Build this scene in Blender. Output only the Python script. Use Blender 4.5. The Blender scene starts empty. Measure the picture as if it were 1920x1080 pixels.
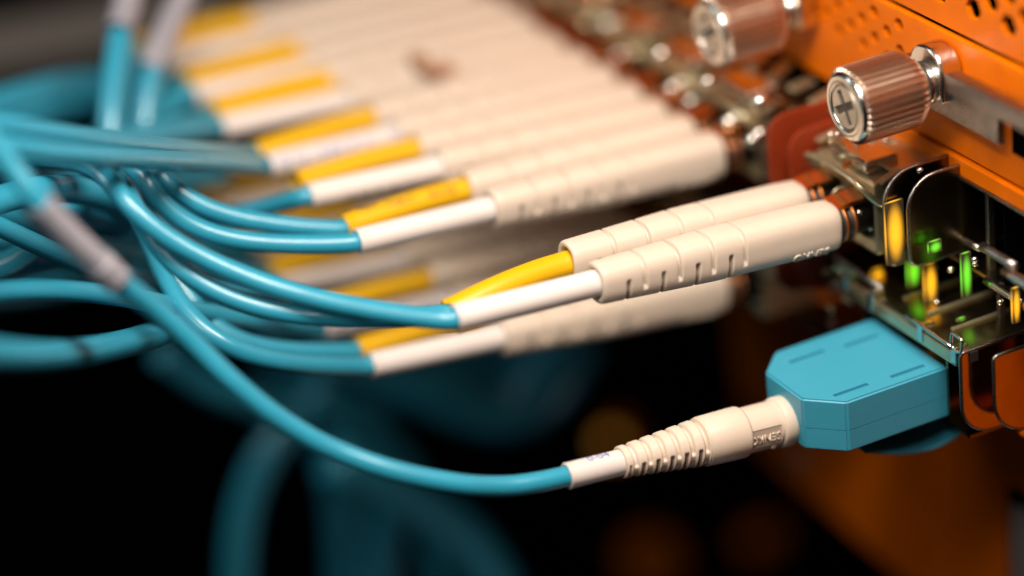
import bpy, bmesh, math, random
import numpy as np
from mathutils import Vector, Matrix
random.seed(7)
# ------------------------------------------------------------------ camera
# World: X = out of the switch's front, Y = along the row of ports (towards the camera), Z = up.  1 unit = 1 cm.
FPX = 5333.0
_n = np.array([-.887, -.284, .364]); _n /= np.linalg.norm(_n)
_u = np.array([-.45, .36, -.817]); _u -= _n*_u.dot(_n); _u /= np.linalg.norm(_u)
_v = np.cross(_u, _n)
MC = np.stack([_n, -_u, _v], 1); D0 = 30.5
CAM = -MC.T @ np.array([680/FPX*D0, 110/FPX*D0, -D0])
def P(px, py, **k):
    """real point on the plane X=, Y= or Z= const that the photograph shows at a pixel"""
    r = MC.T @ np.array([(px-960)/FPX, (540-py)/FPX, -1.0])
    a, val = list(k.items())[0]; i = 'XYZ'.index(a)
    return Vector(CAM + (val-CAM[i])/r[i]*r)
sc = bpy.context.scene
sc.unit_settings.system = 'METRIC'; sc.unit_settings.scale_length = 0.01; sc.unit_settings.length_unit = 'CENTIMETERS'
cd = bpy.data.cameras.new('camera'); cam = bpy.data.objects.new('camera', cd); sc.collection.objects.link(cam)
R = Matrix([list(MC.T[i]) for i in range(3)])
cam.matrix_world = Matrix.Translation(Vector(CAM)) @ R.to_4x4()
cd.sensor_width = 36; cd.lens = 100; cd.clip_start = 1; cd.clip_end = 500
cd.dof.use_dof = True; cd.dof.focus_distance = 29.55
cd.dof.aperture_fstop = 0.055; cd.dof.aperture_blades = 0
sc.camera = cam
# ------------------------------------------------------------------ light
w = bpy.data.worlds.new("World"); sc.world = w; w.use_nodes = True
w.node_tree.nodes['Background'].inputs[0].default_value = (.55, .62, .7, 1)
w.node_tree.nodes['Background'].inputs[1].default_value = 0.004
def area(name, loc, target, sx, sy, power, col):
    l = bpy.data.lights.new(name, 'AREA'); l.shape = 'RECTANGLE'; l.size = sx; l.size_y = sy; l.energy = power; l.color = col
    o = bpy.data.objects.new(name, l); sc.collection.objects.link(o); o.location = loc
    o.rotation_euler = (Vector(target)-Vector(loc)).to_track_quat('-Z', 'Y').to_euler(); return o
area('key_softbox', (4.5, 5, 13.5), (2.5, 0, 0), 10, 2.8, 3550, (1, .90, .79))
area('front_softbox', (17, 19, 25), (3, 0, -.5), 8, 4, 1750, (1, .90, .83))
area('fill_softbox', (21, 6, 13), (0, 0, 0), 6, 6, 900, (1, .84, .72))
area('side_strip', (20, -14, 10), (6, -2, 0), 3, 9, 600, (.80, .93, 1))
area('low_fill', (-1, 0, -15), (5, -9, -6), 5, 4, 55, (.85, .95, 1))  # added lamp to lift the hanging cables, no visible source
sc.view_settings.view_transform = 'Standard'; sc.view_settings.look = 'None'; sc.view_settings.exposure = 0.22; sc.view_settings.gamma = 1
sc.render.engine = 'CYCLES'
# ------------------------------------------------------------------ materials
def mat(name, col, rough=.4, metal=0, bump=0, bscale=40, var=.06, vscale=6, sub=0, emis=0, spec=.5, coat=0, rv=.0, falloff=False):
    m = bpy.data.materials.new(name); m.use_nodes = True; nt = m.node_tree; b = nt.nodes['Principled BSDF']
    tc = nt.nodes.new('ShaderNodeTexCoord')
    nz = nt.nodes.new('ShaderNodeTexNoise'); nz.inputs['Scale'].default_value = vscale; nz.inputs['Detail'].default_value = 6
    nt.links.new(tc.outputs['Object'], nz.inputs['Vector'])
    mx = nt.nodes.new('ShaderNodeMix'); mx.data_type = 'RGBA'
    mx.inputs['A'].default_value = (*[c*(1-var*1.6) for c in col], 1); mx.inputs['B'].default_value = (*[min(1, c*(1+var)) for c in col], 1)
    nt.links.new(nz.outputs['Fac'], mx.inputs['Factor']); nt.links.new(mx.outputs['Result'], b.inputs['Base Color'])
    b.inputs['Metallic'].default_value = metal; b.inputs['Specular IOR Level'].default_value = spec; b.inputs['Coat Weight'].default_value = coat; b.inputs['Coat Roughness'].default_value = .17
    n2 = nt.nodes.new('ShaderNodeTexNoise'); n2.inputs['Scale'].default_value = bscale; n2.inputs['Detail'].default_value = 4
    nt.links.new(tc.outputs['Object'], n2.inputs['Vector'])
    mr = nt.nodes.new('ShaderNodeMapRange'); mr.inputs['To Min'].default_value = max(.02, rough-rv-.04); mr.inputs['To Max'].default_value = rough+rv+.04
    nt.links.new(n2.outputs['Fac'], mr.inputs['Value']); nt.links.new(mr.outputs['Result'], b.inputs['Roughness'])
    if bump:
        bp = nt.nodes.new('ShaderNodeBump'); bp.inputs['Strength'].default_value = bump; bp.inputs['Distance'].default_value = .01
        nt.links.new(n2.outputs['Fac'], bp.inputs['Height']); nt.links.new(bp.outputs['Normal'], b.inputs['Normal'])
    if sub:
        b.inputs['Subsurface Weight'].default_value = sub; b.inputs['Subsurface Radius'].default_value = (1, .7, .5); b.inputs['Subsurface Scale'].default_value = .04
    if emis:
        b.inputs['Emission Color'].default_value = (*col, 1); b.inputs['Emission Strength'].default_value = emis
    if falloff:     # LED glow plate: soft falloff painted into the emission
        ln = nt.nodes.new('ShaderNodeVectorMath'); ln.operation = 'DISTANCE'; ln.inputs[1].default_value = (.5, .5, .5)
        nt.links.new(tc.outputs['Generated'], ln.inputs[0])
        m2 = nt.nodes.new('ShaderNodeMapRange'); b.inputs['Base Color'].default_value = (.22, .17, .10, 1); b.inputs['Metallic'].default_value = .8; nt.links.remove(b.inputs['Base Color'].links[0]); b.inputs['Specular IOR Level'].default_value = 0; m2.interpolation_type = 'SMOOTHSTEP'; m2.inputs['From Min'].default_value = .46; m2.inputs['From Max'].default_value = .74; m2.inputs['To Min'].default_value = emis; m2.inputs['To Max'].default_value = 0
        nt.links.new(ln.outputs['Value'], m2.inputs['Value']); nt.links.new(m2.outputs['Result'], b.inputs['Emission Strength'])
    return m
M = dict(
 cream=mat('cream_plastic', (.64, .53, .43), .42, bump=.10, bscale=60, sub=.25, var=.03),
 white=mat('white_sleeve_plastic', (.74, .66, .62), .34, bump=.06, bscale=50, sub=.2, var=.03),
 beige=mat('beige_plastic', (.70, .57, .46), .45, bump=.12, bscale=60, sub=.25, var=.04),
 yellow=mat('yellow_sleeve_plastic', (.72, .40, .003), .38, bump=.06, bscale=40, sub=.1, var=.03),
 teal=mat('aqua_cable_jacket', (.026, .30, .44), .34, bump=.10, bscale=22, var=.10, vscale=3, spec=.5, coat=.38, rv=.08),
 adapter=mat('aqua_moulded_plastic', (.045, .31, .44), .42, bump=.12, bscale=90, var=.03),
 seam=mat('deep_aqua_recess', (.012, .16, .22), .5),
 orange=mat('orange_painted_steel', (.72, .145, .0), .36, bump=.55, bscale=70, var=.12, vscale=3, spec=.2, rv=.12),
 dark=mat('dark_steel', (.06, .05, .045), .45, .6, bump=.1),
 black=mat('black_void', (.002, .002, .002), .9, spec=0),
 silver=mat('nickel_plated_steel', (.74, .70, .64), .22, 1, bump=.15, bscale=30, var=.08, rv=.08),
 screw=mat('satin_screw_head', (.62, .55, .45), .38, .85, bump=.2, bscale=50, var=.12),
 brushed=mat('worn_zinc_steel', (.42, .39, .36), .30, 1, bump=.5, bscale=70, var=.2, rv=.1),
 copper=mat('knurled_pink_alloy', (.60, .50, .41), .33, 1, bump=.06, bscale=60, var=.12, vscale=12, rv=.08),
 gold=mat('gold_tinted_plating', (.58, .53, .34), .32, .85, bump=.25, bscale=12, var=.2, rv=.06),
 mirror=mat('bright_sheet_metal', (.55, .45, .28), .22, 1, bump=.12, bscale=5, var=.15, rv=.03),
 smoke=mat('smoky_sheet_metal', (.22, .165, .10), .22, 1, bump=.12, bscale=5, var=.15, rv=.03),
 flap=mat('copper_orange_sheet', (.62, .19, .035), .34, .8, bump=.1, bscale=8, var=.12),
 amber_clip=mat('amber_latch_metal', (.80, .40, .18), .25, 1, bump=.1),
 red=mat('dark_red_ring', (.35, .05, .02), .35),
 inkblk=mat('black_ink', (.02, .02, .02), .6), inkblu=mat('blue_ink', (.10, .18, .50), .6),
 ledg=mat('green_led_glow', (.12, .75, .02), .4, emis=1.2, falloff=True), leda=mat('amber_led_glow', (1, .45, .01), .4, emis=1.4, falloff=True),
 lampdim=mat('dim_amber_lamp', (1, .45, .05), .4, emis=.25),
 grey=mat('grey_rack_paint', (.10, .09, .08), .5),
 slot_shade=mat('screw_slot_shade', (.03, .025, .02), .35),  # dark tone standing in for shade in the screw slot
 ear=mat('copper_toned_mirror_sheet', (.62, .40, .26), .13, 1, bump=.12, bscale=5, var=.15),
 shade_reflect=mat('shade_and_reflection_orange', (.26, .03, .006), .45, .2, bump=.1), grit=mat('light_grey_trim', (.2, .18, .17), .5), brown=mat('brown_tab', (.42, .22, .13), .5), label=mat('grey_lilac_sheath', (.30, .29, .33), .45),  # deep orange carries panel shade and the ears' reflected orange
)
# ------------------------------------------------------------------ helpers
def link(name, me, m, parent=None, smooth=False, world=True, label=None):
    if m: me.materials.clear(); me.materials.append(m)
    if smooth:
        for p in me.polygons: p.use_smooth = True
    o = bpy.data.objects.new(name, me); sc.collection.objects.link(o)
    if parent is not None:
        if world: me.transform(parent_world(parent).inverted())
        o.parent = parent
    if label: o['label'] = label
    return o
def parent_world(o):
    return (parent_world(o.parent) if o.parent else Matrix.Identity(4)) @ o.matrix_basis
def thing(name, label, cat, loc=(0, 0, 0), rot=(0, 0, 0), group=None):
    o = bpy.data.objects.new(name, None); sc.collection.objects.link(o); o.empty_display_size = .3
    o.location = loc; o.rotation_euler = rot; tag(o, label, cat, group); return o
def tag(o, label, cat, group=None):
    o['label'] = label; o['category'] = cat
    if group: o['group'] = group
    return o
def me_from(name, v, f):
    me = bpy.data.meshes.new(name); me.from_pydata([tuple(x) for x in v], [], f); me.update(); return me
def finish(bm, name):
    me = bpy.data.meshes.new(name); bm.to_mesh(me); bm.free(); return me
def box(bm, x0, x1, y0, y1, z0, z1, bev=0, seg=2):
    b = bmesh.new(); r = bmesh.ops.create_cube(b, size=1)
    for v in b.verts: v.co = Vector(((x0+x1)/2+v.co.x*(x1-x0), (y0+y1)/2+v.co.y*(y1-y0), (z0+z1)/2+v.co.z*(z1-z0)))
    if bev: bmesh.ops.bevel(b, geom=b.edges[:], offset=bev, segments=seg, affect='EDGES', profile=.6)
    t = bpy.data.meshes.new('t'); b.to_mesh(t); b.free(); bm.from_mesh(t); bpy.data.meshes.remove(t)
def bxm(name, *a, bev=0, seg=2):
    bm = bmesh.new(); box(bm, *a, bev=bev, seg=seg); return finish(bm, name)
def spline(pts, n=10):
    pts = [Vector(p) for p in pts]; q = [2*pts[0]-pts[1]]+pts+[2*pts[-1]-pts[-2]]; out = []
    for i in range(1, len(q)-2):
        a, b, c, d = q[i-1:i+3]
        for k in range(n):
            t = k/n; out.append(.5*((2*b)+(c-a)*t+(2*a-5*b+4*c-d)*t*t+(3*b-a-3*c+d)*t**3))
    out.append(pts[-1]); return out
def smooth_pts(c, it=6):
    for _ in range(it): c = [c[0]]+[(c[i-1]+2*c[i]+c[i+1])/4 for i in range(1, len(c)-1)]+[c[-1]]
    return c
def frames(c):
    up = Vector((0, 0, 1)); out = []
    T = (c[1]-c[0]).normalized(); N = (up-T*up.dot(T)).normalized() if abs(T.z) < .95 else Vector((0, 1, 0)).cross(T).normalized()
    for i in range(len(c)):
        T = (c[min(i+1, len(c)-1)]-c[max(i-1, 0)]).normalized(); N = (N-T*N.dot(T)).normalized(); out.append((T, N, T.cross(N)))
    return out
def tube(name, pts, r, n=8, seg=20, curve=True, rings=None, wobble=0, soft=None):
    """tube along a spline; rings: list of (offset along path, radius) replaces end caps for a hollow end"""
    c = smooth_pts(spline(pts, n)) if curve else [Vector(p) for p in pts]
    if soft: c = c[:soft[0]]+smooth_pts(c[soft[0]:], soft[1]); c = c[:8]+smooth_pts(c[8:], 12)
    fr = frames(c); v = []; f = []
    for i, (p, (T, N, B)) in enumerate(zip(c, fr)):
        rr = (r(i/(len(c)-1)) if callable(r) else r)*(1+wobble*math.sin(i*1.7)*math.sin(i*.37))
        for k in range(seg):
            a = 2*math.pi*k/seg; v.append(p+(N*math.cos(a)+B*math.sin(a))*rr)
    for i in range(len(c)-1):
        for k in range(seg): k2 = (k+1) % seg; f.append((i*seg+k, i*seg+k2, (i+1)*seg+k2, (i+1)*seg+k))
    f.append(tuple(range(seg))[::-1]); f.append(tuple((len(c)-1)*seg+k for k in range(seg)))
    return me_from(name, v, f)
def hollow(name, pts, ro, ri, n=8, seg=32, end='far', jag=0):
    """sleeve: outer skin, rounded lip and inner skin at its open end"""
    c = smooth_pts(spline(pts, n)) if len(pts) > 2 else [Vector(pts[0]).lerp(Vector(pts[1]), k/14) for k in range(15)]
    fr = frames(c); prof = [(p, ro, q) for p, q in zip(c, fr)]
    e, q = c[-1], fr[-1]; T = q[0]
    prof = prof[:-1]+[(e-T*.02, ro, q), (e-T*.012, ro+.004, q), (e, ro-.004, q), (e+T*.002, (ro+ri)/2, q), (e-T*.004, ri, q), (e-T*.35, ri-.004, q)]
    v = []; f = []; L = len(prof)
    for i, (p, r, (T, N, B)) in enumerate(prof):
        for k in range(seg):
            a = 2*math.pi*k/seg; j = 0
            if jag and i >= L-6: j = jag*(math.sin(a*3+.6)*.5+math.sin(a*7+2)*.25+.4)
            v.append(p+(N*math.cos(a)+B*math.sin(a))*r+T*j)
    for i in range(L-1):
        for k in range(seg): k2 = (k+1) % seg; f.append((i*seg+k, i*seg+k2, (i+1)*seg+k2, (i+1)*seg+k))
    return me_from(name, v, f)
def lathe(name, prof, seg=48, cap=True, fn=None):
    """prof = (x, r) along local +X;  fn(x, angle, r) may change the radius"""
    v = []; f = []
    for x, r in prof:
        for k in range(seg):
            a = 2*math.pi*k/seg; rr = fn(x, a, r) if fn else r; v.append((x, rr*math.cos(a), rr*math.sin(a)))
    for i in range(len(prof)-1):
        for k in range(seg): k2 = (k+1) % seg; f.append((i*seg+k, i*seg+k2, (i+1)*seg+k2, (i+1)*seg+k))
    if cap: f.append(tuple(range(seg))[::-1]); f.append(tuple((len(prof)-1)*seg+k for k in range(seg)))
    me = me_from(name, v, f); bm = bmesh.new(); bm.from_mesh(me); bmesh.ops.recalc_face_normals(bm, faces=bm.faces); bm.to_mesh(me); bm.free(); return me
def boolean(me, cutters, op='DIFFERENCE'):
    a = bpy.data.objects.new('a', me); sc.collection.objects.link(a); obs = []
    for c in cutters:
        b = bpy.data.objects.new('b', c); sc.collection.objects.link(b); obs.append(b)
        md = a.modifiers.new('m', 'BOOLEAN'); md.operation = op; md.object = b; md.solver = 'EXACT'
    bpy.context.view_layer.update(); dg = bpy.context.evaluated_depsgraph_get()
    out = bpy.data.meshes.new_from_object(a.evaluated_get(dg))
    for o in [a]+obs: bpy.data.objects.remove(o)
    return out
def bevelmod(o, wd, seg=2, ang=35):
    md = o.modifiers.new('bevel', 'BEVEL'); md.width = wd; md.segments = seg; md.limit_method = 'ANGLE'; md.angle_limit = math.radians(ang); md.harden_normals = False
    return o
def sm_angle(o, deg=35):
    for p in o.data.polygons: p.use_smooth = True
    bm = bmesh.new(); bm.from_mesh(o.data)
    for e in bm.edges:
        if len(e.link_faces) == 2 and e.calc_face_angle(0) > math.radians(deg): e.smooth = False
    bm.to_mesh(o.data); bm.free(); return o
def text_mesh(body, size, depth, fn, bold=0.0, sub=0):
    """letters as thin solid shapes, each vertex put in place by fn(x, y, h)"""
    c = bpy.data.curves.new('t', 'FONT'); c.body = body; c.size = size; c.extrude = depth/2; c.offset = bold; c.align_x = 'CENTER'; c.align_y = 'CENTER'; c.resolution_u = 3
    o = bpy.data.objects.new('t', c); sc.collection.objects.link(o); bpy.context.view_layer.update()
    me = bpy.data.meshes.new_from_object(o.evaluated_get(bpy.context.evaluated_depsgraph_get())); bpy.data.objects.remove(o)
    for v in me.vertices: v.co = Vector(fn(v.co.x, v.co.y, v.co.z+depth/2))
    return me
def sstep(a, b, x):
    t = min(1, max(0, (x-a)/(b-a))); return t*t*(3-2*t)

# ------------------------------------------------------------------ connector shapes (local: +X from the mouth towards the cord, Z up)
LA = [1.20, 1.58, 1.97, 2.37]; LB = [1.37, 1.76, 2.16, 2.56]
def lc_body():
    xs = set()
    x = 0.03
    while x < 2.85: xs.add(round(x, 4)); x += .06
    for g in LA+LB:
        for d in (-.040, -.031, -.025, -.017, 0, .017, .025, .031, .040): xs.add(round(g+d, 4))
    xs = sorted(xs); seg = 112
    def half(x):
        if x < .3: return .252+.013*x/.3
        if x < 1.5: return .265+.004*(x-.3)/1.2
        return .269-.050*(x-1.5)/1.35
    def point(x, a, inset=0):
        h = half(x)-inset; e = 3.0-.5*min(1, x/2.85)
        ca, sa = math.cos(a), math.sin(a)
        rr = 1/((abs(ca)**e+abs(sa)**e)**(1/e))
        y, z = rr*ca, rr*sa
        g = 0
        for gx in LA:
            d = abs(x-gx)
            if d < .045: g = max(g, (1-sstep(.016, .030, d))*sstep(-.42, -.30, z))
        for gx in LB:
            d = abs(x-gx)
            if d < .045: g = max(g, (1-sstep(.016, .030, d))*(1-sstep(.10, .22, z)))
        h2 = h-.050*g
        # mould line where the flat top meets the side
        cr = .003*math.exp(-((a % math.pi-math.radians(47))/.02)**2)
        return (x, (h2*.92+cr)*y, (h2+cr)*z)
    v = []; f = []
    rings = [(0, .10), (0, .02), (.006, .008)]+[(q, 0) for q in xs if .012 < q < 2.82]+[(2.83, .004), (2.845, .014), (2.85, .03), (2.846, .055), (2.83, .068), (2.5, .07)]
    for x, ins in rings:
        for k in range(seg): v.append(point(x, 2*math.pi*k/seg+.001, ins))
    for i in range(len(rings)-1):
        for k in range(seg): k2 = (k+1) % seg; f.append((i*seg+k2, i*seg+k, (i+1)*seg+k, (i+1)*seg+k2))
    f.append(tuple(range(seg)))
    me = me_from('connector_boot', v, f)
    for p in me.polygons: p.use_smooth = True
    return me
def lc_text():
    th0 = math.radians(-38)
    def fn(x, y, h):
        a = th0-y/.27; e = 2.95; ca, sa = math.cos(a), math.sin(a); rr = 1/((abs(ca)**e+abs(sa)**e)**(1/e)); k = .264+h
        return (.38+x, k*.92*rr*ca, k*rr*sa)
    return text_mesh('SENKO', .14, .014, fn)
def lc_front():
    """stepped nose that goes into the transceiver"""
    return lathe('nose', [(.02, .19), (-.05, .19), (-.05, .215), (-.11, .215), (-.11, .17), (-.17, .17), (-.17, .20), (-.22, .20), (-.22, .16), (-.5, .16)], 32)
def lc_rings():
    bm = bmesh.new()
    for x in (-.08, -.185): 
        m2 = lathe('r', [(x-.014, .214), (x-.014, .222), (x+.014, .222), (x+.014, .214)], 32, cap=False); bm.from_mesh(m2)
    return finish(bm, 'ring')
def lc_clip():
    bm = bmesh.new()
    pts = [(.02, .265), (-.15, .30), (-.36, .315), (-.50, .27)]
    for (x0, z0), (x1, z1) in zip(pts[:-1], pts[1:]):
        vs = [bm.verts.new((x, y, z)) for x, z in ((x0, z0), (x1, z1)) for y in (-.11, .11) for dz in (0,) for z in (z, z-.05)]
        # x0:(y-,top),(y-,bot),(y+,top),(y+,bot), x1 ...
        a, b, c, d, e, g, h, i = vs
        for q in ((a, c, h, e), (b, g, i, d), (a, e, g, b), (c, d, i, h), (a, b, d, c), (e, h, i, g)): bm.faces.new(q)
    bmesh.ops.recalc_face_normals(bm, faces=bm.faces); return finish(bm, 'latch_clip')
LCB, LCT, LCF, LCR, LCC = lc_body(), lc_text(), lc_front(), lc_rings(), lc_clip()
LCB.materials.append(M['cream']); LCT.materials.append(M['cream']); LCF.materials.append(M['dark']); LCR.materials.append(M['flap']); LCC.materials.append(M['amber_clip'])
for m_ in (LCF, LCR):
    for p in m_.polygons: p.use_smooth = True
TILT = math.atan2(.192, 2.763)
def shared(name, me, parent, loc=(0, 0, 0), rot=None):
    o = bpy.data.objects.new(name, me); sc.collection.objects.link(o); o.parent = parent; o.location = loc
    if rot: o.rotation_euler = rot
    return o
WHITE = None
def duplex(label, y, z=.229, x=.54, cords=None, yel=None, tilt=TILT, near_col='white', yr=.145):
    j = (0, 0) if y == 0 else (random.uniform(-.012, .012), random.uniform(-.014, .014))
    z += 0 if y == 0 else random.uniform(-.05, .05); x += 0 if y in (0, -2.4) else random.uniform(-.07, .07)
    t = thing('fibre_patch_cable', label, 'fibre optic cable', (x, y, z), (0, -tilt+j[0], j[1]), 'duplex fibre patch cables plugged into the switch')
    far_y = -.625
    for yy in (0, far_y):
        b = shared('connector_boot', LCB, t, (0, yy, 0))
        shared('embossed_lettering', LCT, b); shared('nose', LCF, t, (0, yy, 0)); shared('ring', LCR, t, (0, yy, 0)); shared('latch_clip', LCC, t, (0, yy, 0))
    W = parent_world(t)
    near_end = Vector((4.44, 0, 0)); far_end = Vector((4.38, -.50, -.04))
    s = link('white_sleeve', hollow('white_sleeve', [(2.6, 0, 0), tuple(near_end)], .142, .112), M[near_col], t, True, False)
    if yel: me = hollow('yellow_sleeve', [W @ Vector((2.6, far_y, 0))]+yel[0], .145, .112, jag=yel[1]); s2 = link('yellow_sleeve', me, M['yellow'], t, True, True); far_w = yel[0][-1]
    else:
        me = hollow('yellow_sleeve', [(2.6, far_y, 0), (3.4, far_y+.02, 0), tuple(far_end)], yr, .112); s2 = link('yellow_sleeve', me, M['yellow'], t, True, False); far_w = W @ far_end
    ends = (W @ near_end, far_w)
    backs = (W @ Vector((3.9, 0, 0)), (far_w+(W @ Vector((2.9, far_y, 0))-far_w)*.12))
    for pts, e, bk in zip(cords, ends, backs):
        if pts is None: continue
        link('cord', tube('cord', [bk, e, e+(e-bk).normalized()*.12]+pts[2:], .106, 8, 24, soft=(14, 90)), M['teal'], t, True, True)
    return t, s, s2
# ------------------------------------------------------------------ the switch (one thing, everything bolted to it a part)
XP = -.7
sw = thing('network_switch', 'orange network switch with hexagonal vents and gilt port cages, behind all the plugs', 'network switch', (XP, 0, 0))
def prism(name, outline, axis, a, b):
    """outline in the plane across the axis, extruded a..b"""
    def mk(p, q): return {'X': (q, p[0], p[1]), 'Y': (p[0], q, p[1]), 'Z': (p[0], p[1], q)}[axis]
    n = len(outline); v = [mk(p, a) for p in outline]+[mk(p, b) for p in outline]
    f = [tuple(range(n)), tuple(range(n, 2*n))[::-1]]+[(i, n+i, n+(i+1) % n, (i+1) % n) for i in range(n)]
    me = me_from(name, v, f); bm = bmesh.new(); bm.from_mesh(me); bmesh.ops.recalc_face_normals(bm, faces=bm.faces); bm.to_mesh(me); bm.free(); return me
zs = P(1800, 68, X=XP).z          # seam
zb = P(1800, 285, X=XP).z         # lower edge of the orange card front
ZL1 = P(1850, 318, X=XP).z; ZL0 = P(1850, 352, X=XP).z   # orange ledge under it
def hexcut(cells, r, x0, x1):
    bm = bmesh.new()
    for y, z in cells:
        c = [bm.verts.new((x, y+r*math.cos(k*math.pi/3), z+r*math.sin(k*math.pi/3)*.98)) for x in (x0, x1) for k in range(6)]
        bm.faces.new(c[:6]); bm.faces.new(c[6:][::-1])
        for k in range(6): bm.faces.new((c[k], c[6+k], c[6+(k+1) % 6], c[(k+1) % 6]))
    bmesh.ops.recalc_face_normals(bm, faces=bm.faces); return finish(bm, 'cut')
# upper module face with hexagonal vents
o0 = P(1825, 17, X=XP); cells = []
for i in range(-6, 12):
    for j in range(0, 6):
        y = o0.y+i*.30; z = o0.z+j*.335+(.168 if i % 2 else 0)
        cells.append((y, z))
me = boolean(bxm('upper_panel', XP-.06, XP, -14, 4.5, zs+.035, zs+3.2), [hexcut(cells, .135, XP-.3, XP+.1)])
link('vented_upper_panel', me, M['orange'], sw); 
link('vent_backing', bxm('vent_backing', XP-.75, XP-.7, -14, 4.5, zs-1.4, zs+3.2), M['black'], sw)
# card front with small vents left of the thumbscrew
o1 = P(1645, 70, X=XP); cells = []
for i in range(-9, 3):
    for j in range(-2, 2):
        y = o1.y+i*.24; z = o1.z+j*.30+(.15 if i % 2 else 0)
        if z < zs-.16 and z > zb+.62: cells.append((y, z))
me = boolean(bxm('card_front', XP-.05, XP+.03, -14, 4.5, zb, zs-.02, bev=.025, seg=3), [hexcut(cells, .085, XP-.4, XP+.2)])
sm_angle(link('card_front', me, M['orange'], sw), 30)
link('seam_gap', bxm('seam_gap', XP-.3, XP-.12, -14, 4.5, zs-.04, zs+.06), M['black'], sw)
link('ledge', bxm('ledge', XP-.2, XP+.07, -1.6, 4.5, ZL0+.02, ZL1, bev=.02), M['orange'], sw)
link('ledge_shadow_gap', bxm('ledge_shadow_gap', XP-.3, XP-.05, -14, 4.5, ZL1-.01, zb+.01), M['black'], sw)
link('ledge_trim', bxm('ledge_trim', XP-.2, XP+.085, -1.6, 4.5, ZL0-.015, ZL0+.018, bev=.006), M['brushed'], sw)
# dark interior, far wall of the ports
link('inner_wall', bxm('inner_wall', XP-2.6, XP-2.5, -14, 5, -2.2, ZL0), M['black'], sw)
link('inner_roof', bxm('inner_roof', XP-2.5, XP-.3, -14, 4.5, ZL0, ZL0+.04), M['smoke'], sw)
# lower front of the chassis
zl0 = P(1400, 860, X=XP).z
zt = -1.95
zt = -1.95
XL = XP-1.1; e0 = P(1390, 818, X=XL); e1 = P(1690, 1085, X=XL); sl = (e1.z-e0.z)/(e1.y-e0.y)
ol = [(e0.y-.35, zt-.02), (8.0, zt-.02), (8.0, e1.z-2), (e1.y+.3, e1.z+sl*.3), (e0.y, e0.z)]
sm_angle(bevelmod(link('lower_panel', prism('lower_panel', ol, 'X', XL-.25, XL), M['orange'], sw), .03, 3), 30)
link('recessed_lower_panel', bxm('recessed_lower_panel', XP-1.5, XP-1.4, -14, 1.9, -3.6, zt), M['shade_reflect'], sw)  # shade of the orange panel put into a deeper colour
link('lower_shade_flange', bxm('lower_shade_flange', XP-2.6, XP+.12, -14, 1.9, zt, zt+.05, bev=.015), M['orange'], sw)  # made this deep to cast shade on the lower panel
link('middle_panel', bxm('middle_panel', XP-.2, XP-.1, -14, -1.25, -1.9, ZL0), M['orange'], sw)
sp = P(1500, 860, X=XL)
o = link('panel_screw', lathe('panel_screw', [(0, .16), (.05, .16), (.08, .12), (.08, .06), (.03, .05), (.03, .001)], 24), M['brushed'], sw, True, False); o.location = Vector((XL-XP+.004, sp.y, sp.z))
# steel rail at the lower right
q = P(1905, 1000, X=XP-.9)
link('side_rail', bxm('side_rail', XP-1.05, XP-.9, q.y-.12, q.y+.35, q.z-1.0, q.z+.32, bev=.02), M['grit'], sw)
link('side_frame', bxm('side_frame', XP-1.09, XP-1.0, q.y-.3, 3.5, q.z-1.2, q.z+.45), M['black'], sw)

# --- cages
def rounded_plate(name, x0, x1, z0, z1, y, th, rtop, rbot):
    """sheet-metal ear standing out from the front, its outer corners rounded"""
    pts = [(x0, z0)]
    for k in range(9): a = -math.pi/2+k*math.pi/16; pts.append((x1-rbot+rbot*math.cos(a), z0+rbot+rbot*math.sin(a)))
    for k in range(9): a = k*math.pi/16; pts.append((x1-rtop+rtop*math.cos(a), z1-rtop+rtop*math.sin(a)))
    pts.append((x0, z1)); return prism(name, pts, 'Y', y-th/2, y+th/2)
def ear(label, x1, z0, z1, y, m, rt=.3, rb=.1, th=.035, x0=XP-.1, name='cage_ear'):
    o = link(name, rounded_plate(name, x0, x1, z0, z1, y, th, rt, rb), M[m], sw, label=label); bevelmod(o, .008)
    if m == 'shade_reflect': return o
    e = []
    for k in range(7): a = -math.pi/2+k*math.pi/12; e.append((x1-rb+rb*math.cos(a), y, z0+rb+rb*math.sin(a)))
    for k in range(7): a = k*math.pi/12; e.append((x1-rt+rt*math.cos(a), y, z1-rt+rt*math.sin(a)))
    e = [(x0, y, z0)]+e+[(x0, y, z1)]
    link('ear_edge', tube('ear_edge', e, th*.62, 2, 10, curve=False), M['brushed'], sw, True); return o
# ear B, beside the free port in the upper row
a = P(1656, 340, Y=.5); b = P(1664, 500, Y=.5)
ear('smoky metal ear beside the free upper port', a.x, b.z, a.z+.06, .5, 'smoke', .34, .12)
ear('smoky metal ear just inside the free upper port', a.x-.16, b.z+.02, a.z+.02, .70, 'smoke', .34, .12, x0=XP-1.2)
# ear A, further back
a = P(1436, 230, Y=-1.25); b = P(1445, 560, Y=-1.25)
ear('metal ear coloured with its orange reflection, left of the free port', a.x, b.z, a.z+.05, -1.25, 'shade_reflect', .25, .3)
ear('metal ear coloured with its orange reflection, right of the free port', a.x-.14, b.z+.05, a.z-.1, -1.05, 'shade_reflect', .25, .3)
ZSC = -.72
# ear C, lower right
a = P(1800, 650, Y=1.75); b = P(1850, 805, Y=1.75)
ear('copper lit sheet metal ear right of the aqua plug', a.x, b.z, ZSC, 1.75, 'ear', .05, .38)
a2 = P(1862, 650, Y=1.98)
ear('dark outer sheet metal ear at the right edge', a2.x, b.z+.02, ZSC-.02, 1.98, 'ear', .05, .42)
link('cage_stop', bxm('cage_stop', XP-1, -.35, 1.38, 1.62, -1.6, -.85), M['black'], sw)
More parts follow.
